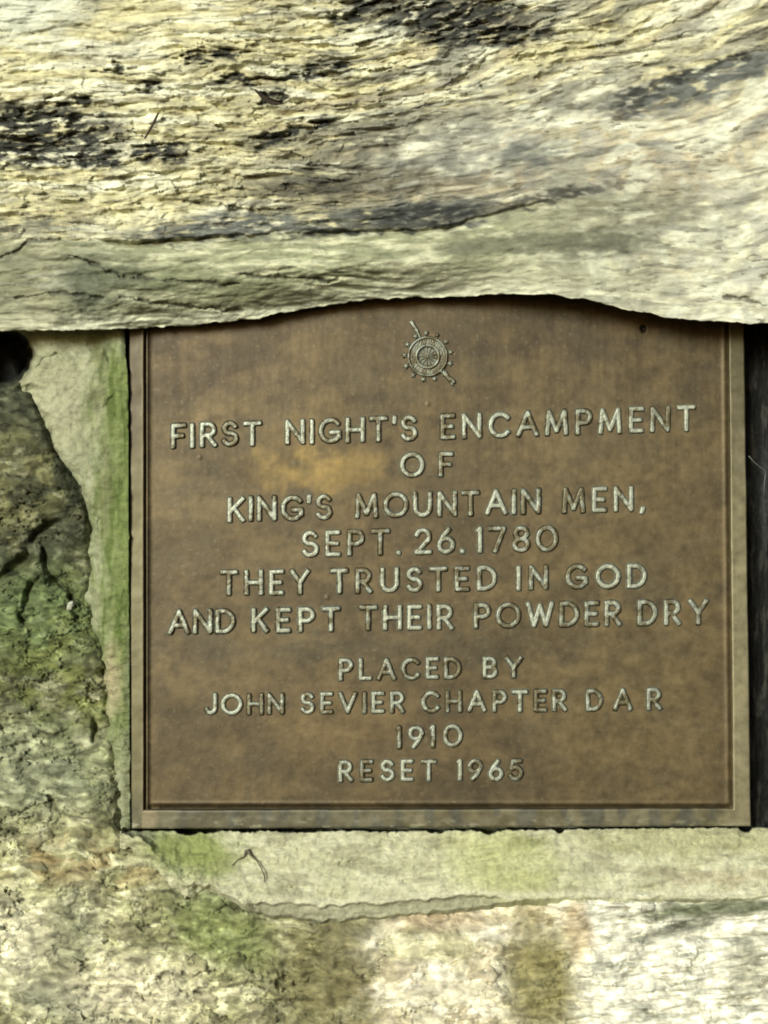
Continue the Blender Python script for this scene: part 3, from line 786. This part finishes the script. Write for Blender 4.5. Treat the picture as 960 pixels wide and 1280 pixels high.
def cast_patch(glyph_fn, x0, x1, y0, y1, rs, width, height, bevel, dx=.55):
    xs = np.arange(x0, x1, dx); ys = np.arange(y0, y1, dx)
    X, Y = np.meshgrid(xs, ys)
    d = glyph_fn(X, Y)
    d = d + .35 * fbm(X / 5, Y / 5, int(rs.randint(1e6)), 2)
    t = np.clip((width - d) / bevel, -1, 1)
    q = np.clip(t, 0, 1)
    H = np.where(t > 0, height * (.72 * sstep(0, .6, q) + .28 * np.sqrt(1 - (1 - q) ** 2)), 2.2 * t)
    H = H + .25 * fbm(X / 6, Y / 6, int(rs.randint(1e6)), 2) * (t > .3)
    return X, Y, H, t > -.6

def merge_patches(name, patches, mat, parent):
    Vs, Fs, Cs, off = [], [], [], 0
    for X, Y, H, keep, tone in patches:
        F = grid_faces(*X.shape)
        k = keep.ravel()
        F = F[k[F].any(1)]
        used = np.unique(F)
        remap = np.full(X.size, -1); remap[used] = np.arange(len(used))
        Vs.append(to_world(X, Y, H).reshape(-1, 3)[used]); Fs.append(remap[F] + off)
        base = np.zeros(X.shape + (3,)) + np.array([.30, .325, .265]) * (1 - .45 * tone)
        base = lerp3(base, [.13, .118, .072], sstep(-.05, .5, fbm(X / 13, Y / 13, 985, 3) + tone))
        base = lerp3(base, [.33, .37, .315], .7 * sstep(.15, .5, fbm(X / 17, Y / 17, 990, 2)))
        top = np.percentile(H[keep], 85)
        base = lerp3(base, [.065, .056, .034], .55 * sstep(.74, .40, H / top + .12 * fbm(X / 8, Y / 8, 991, 2)))  # low flanks and foot darkened: old patina, plus painted shade outlining the relief
        Cs.append(base.reshape(-1, 3)[used]); off += len(used)
    return link_mesh(name, np.concatenate(Vs), np.concatenate(Fs)[:, ::-1].copy(), mat, parent, np.concatenate(Cs))

def text_lines():
    rs = np.random.RandomState(4)
    for words, (lx, lt, lb), (rx, rt, rb) in LINES:
        patches = []
        cap = (lb - lt + rb - rt) / 2
        hw = 2.75 if cap > 30 else 2.5            # half stroke width
        for word, x0, x1 in words:
            Hc = cap - 2 * hw
            ws = [GL[ch][0] * Hc for ch in word]
            room = (x1 - x0 - 2 * hw) - sum(ws)
            gap = room / max(1, len(word) - 1)
            sx = 1.0
            if gap < 2 * hw + 1.5 and len(word) > 1:      # tight word: narrow the letters
                sx = (x1 - x0 - 2 * hw - (2 * hw + 1.5) * (len(word) - 1)) / sum(ws); gap = 2 * hw + 1.5
            x = x0 + hw
            for ch, w in zip(word, ws):
                f = lambda u: (u - lx) / (rx - lx)
                jx, jy, lean = rs.uniform(-.5, .5), rs.uniform(-.5, .5), rs.uniform(-.012, .012)
                polys = []
                for st in GL[ch][1]:
                    pp = []
                    for (u, v) in st:
                        gx = x + u * Hc * sx + lean * v * Hc + jx
                        tp, bt = lt + (rt - lt) * f(gx) + hw, lb + (rb - lb) * f(gx) - hw
                        pp.append((gx, bt + (tp - bt) * v + jy))
                    polys.append(pp)
                allx = [p[0] for q in polys for p in q]; ally = [p[1] for q in polys for p in q]
                fn = lambda X, Y: np.minimum.reduce([sdstroke(X, Y, q) for q in polys])
                X, Y, H, keep = cast_patch(fn, min(allx) - 6, max(allx) + 6, min(ally) - 6, max(ally) + 6, rs, hw + 1.2, 5.0 if ch not in "'.," else 3.4, 3.4)
                patches.append((X, Y, H, keep, rs.uniform(-.4, .5)))
                x += w * sx + gap
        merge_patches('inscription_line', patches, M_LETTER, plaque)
text_lines()

# ---- emblem: a spinning wheel ringed by stars, with a distaff across it
def emblem():
    rs = np.random.RandomState(8)
    ex, ey = 534.5, 445.5
    xs = np.arange(ex - 28, ex + 28, .5); X, Y = np.meshgrid(xs, xs - ex + ey)
    r = np.hypot(X - ex, Y - ey); a = np.arctan2(Y - ey, X - ex)
    bead = lambda d, w, h: h * np.sqrt(np.clip(1 - (d / w) ** 2, 0, 1))
    H = -2.5 + 4.1 * sstep(26, 24, r) - 1.0 * sstep(12, 10.5, r)
    H = np.maximum(H, np.where(np.abs(r - 23.8) < 1.8, 1.6 + bead(r - 23.8, 1.8, 3.2), -9))
    H = np.maximum(H, np.where(np.abs(r - 14) < 2.0, 2.0 + bead(r - 14, 2.0, 3.0), -9))
    sp = np.abs(((a * 13 / (2 * np.pi)) % 1) - .5) * 2 * np.pi / 13 * r
    H = np.maximum(H, np.where((r < 13.5) & (sp < .95), .6 + bead(sp, .95, 1.6), -9))
    H = np.maximum(H, np.where(r < 2.6, 1.2 + bead(r, 2.6, 3), -9))
    # faint cast letters round the rim read as small bumps
    H += np.where(np.abs(r - 19) < 2.6, .9 * np.maximum(0, fbm(a * 11, r / 2.6, 1001, 2)), 0)
    keep = r < 26
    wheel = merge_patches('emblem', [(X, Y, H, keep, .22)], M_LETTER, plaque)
    for k in range(13):
        th = 2 * np.pi * (k + .5) / 13 + .06
        sx, sy = ex + 29.3 * np.cos(th), ey + 29.3 * np.sin(th)
        ax = np.arange(-6, 6, .5); U, Vv = np.meshgrid(ax + sx, ax + sy)
        q = np.hypot(U - sx, Vv - sy); b = np.arctan2(Vv - sy, U - sx)
        lim = (3.5 + .9 * np.cos(5 * (b - th))) * rs.uniform(.8, 1.1)
        Hs = np.where(q < lim, 4.2 * np.sqrt(np.clip(1 - (q / lim) ** 2, 0, 1)) + .2, -1.5)
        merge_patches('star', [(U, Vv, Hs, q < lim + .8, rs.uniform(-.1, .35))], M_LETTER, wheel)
    for fn in (lambda A, B: np.minimum(sdline(A, B, [(514.5, 403), (521, 413)]) - .3, sdline(A, B, [(521, 413), (526, 424)]) + .5),
               lambda A, B: np.minimum.reduce([sdline(A, B, [(549, 461), (566, 481)]) + .9, sdline(A, B, [(556, 466), (562, 474)]) - .6, sdline(A, B, [(563, 473), (567.5, 477)]) - .2])):
        X, Y, H, keep = cast_patch(fn, 506, 576, 394, 488, rs, 2.6, 5.0, 2.2)
        keep &= np.hypot(X - ex, Y - ey) > 23
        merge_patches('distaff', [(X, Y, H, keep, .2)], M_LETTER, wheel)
emblem()

# ------------------------------------------------------------------ small loose things
def tube(name, pts, radii, mat, parent=None, seg=7):
    pts = np.array(pts, float)
    n = len(pts); V = []
    for i in range(n):
        t = pts[min(i + 1, n - 1)] - pts[max(i - 1, 0)]; t /= np.linalg.norm(t) + 1e-9
        a = np.cross(t, (0, 0, 1.0)); a = a if np.linalg.norm(a) > 1e-3 else np.array([1.0, 0, 0]); a /= np.linalg.norm(a)
        b = np.cross(t, a)
        for k in range(seg):
            w = 2 * np.pi * k / seg
            V.append(pts[i] + radii[i] * (a * np.cos(w) + b * np.sin(w)))
    F = [(i * seg + k, i * seg + (k + 1) % seg, (i + 1) * seg + (k + 1) % seg, (i + 1) * seg + k) for i in range(n - 1) for k in range(seg)]
    F += [tuple(range(seg))[::-1], tuple(range((n - 1) * seg, n * seg))]
    V = np.array(V)
    return link_mesh(name, to_world(V[:, 0], V[:, 1], V[:, 2]), F, mat, parent)

M_TWIG = plain_material('dark_twig', (.05, .032, .02))
M_ROOT = plain_material('dry_rootlet', (.11, .10, .07))
M_LEAF = plain_material('dead_leaf', (.035, .026, .018), 1.0)
M_WEB = plain_material('cobweb_thread', (.20, .21, .20))
M_CHIP = plain_material('white_chip', (.42, .44, .36))

tag(tube('twig', [(181, 173, 112), (187, 163, 117), (193, 152, 119), (198, 141, 116)], [1.2, 1.5, 1.9, 1.1], M_TWIG), 'short dark twig caught upright on the cream stone face', 'twig')
tag(tube('rootlet', [(290, 1082, 20), (297, 1075, 18), (305, 1071, 16), (308, 1064, 14), (310, 1063, 14), (314, 1070, 17), (321, 1076, 20), (327, 1086, 23), (331, 1096, 26), (330, 1103, 27)],
         [.5, .7, .8, 2.6, 2.8, 1.2, .8, .7, 1.0, .6], M_ROOT), 'thin looped dry rootlet stuck to the pale mortar below the plaque', 'root')
tag(tube('cobweb', [(936, 570, 6), (941, 576, 0), (950, 584, -14), (957, 588, -24), (956, 600, -32), (955, 622, -40)], [.5, .6, .7, .7, .9, .5], M_WEB), 'wispy grey cobweb thread across the dark recess beside the frame', 'cobweb')

def leaf():
    n = 12
    u = np.linspace(0, 1, n); X, Y, H = [], [], []
    cols = []
    for v in (-1, -.4, .3, 1):
        w = 7 * np.sin(np.pi * np.clip(u * .93 + .04, 0, 1)) ** .8
        X.append(318 + 36 * u + 0 * u); Y.append(112 + 16 * np.sin(u * 2.0) + v * w * .6); H.append(108 + 5 * v * v + 4 * np.sin(3 * u))
    X, Y, H = map(np.array, (X, Y, H))
    F = grid_faces(4, n)
    V = np.concatenate([to_world(X, Y, H).reshape(-1, 3), to_world(X, Y, H - 1.2).reshape(-1, 3)])
    o = link_mesh('dead_leaf', V, np.concatenate([F, F[:, ::-1] + 4 * n]), M_LEAF)
    return tag(o, 'small curled dark dead leaf lodged on the overhanging stone', 'leaf')
leaf()

def chip():
    th, ph = np.meshgrid(np.linspace(0, 2 * np.pi, 25)[:-1], np.linspace(0, np.pi, 13))
    k = 1 + .4 * fbm(th * 1.2, ph * 2, 1100, 2) * np.sin(ph)
    X = 88 + 4.2 * k * np.sin(ph) * np.cos(th) + 2 * np.cos(ph); Y = 757 - 6 * k * np.cos(ph); H = 14 + 4 * k * np.sin(ph) * np.sin(th)
    nr, nc = th.shape
    i = np.arange(nr * nc).reshape(nr, nc); j = np.roll(i, -1, 1)
    F = np.stack([i[:-1], j[:-1], j[1:], i[1:]], -1).reshape(-1, 4)
    return tag(link_mesh('stone_chip', to_world(X, Y, H).reshape(-1, 3), F, M_CHIP), 'tiny white stone chip in the dark crack left of the plaque', 'pebble')
chip()
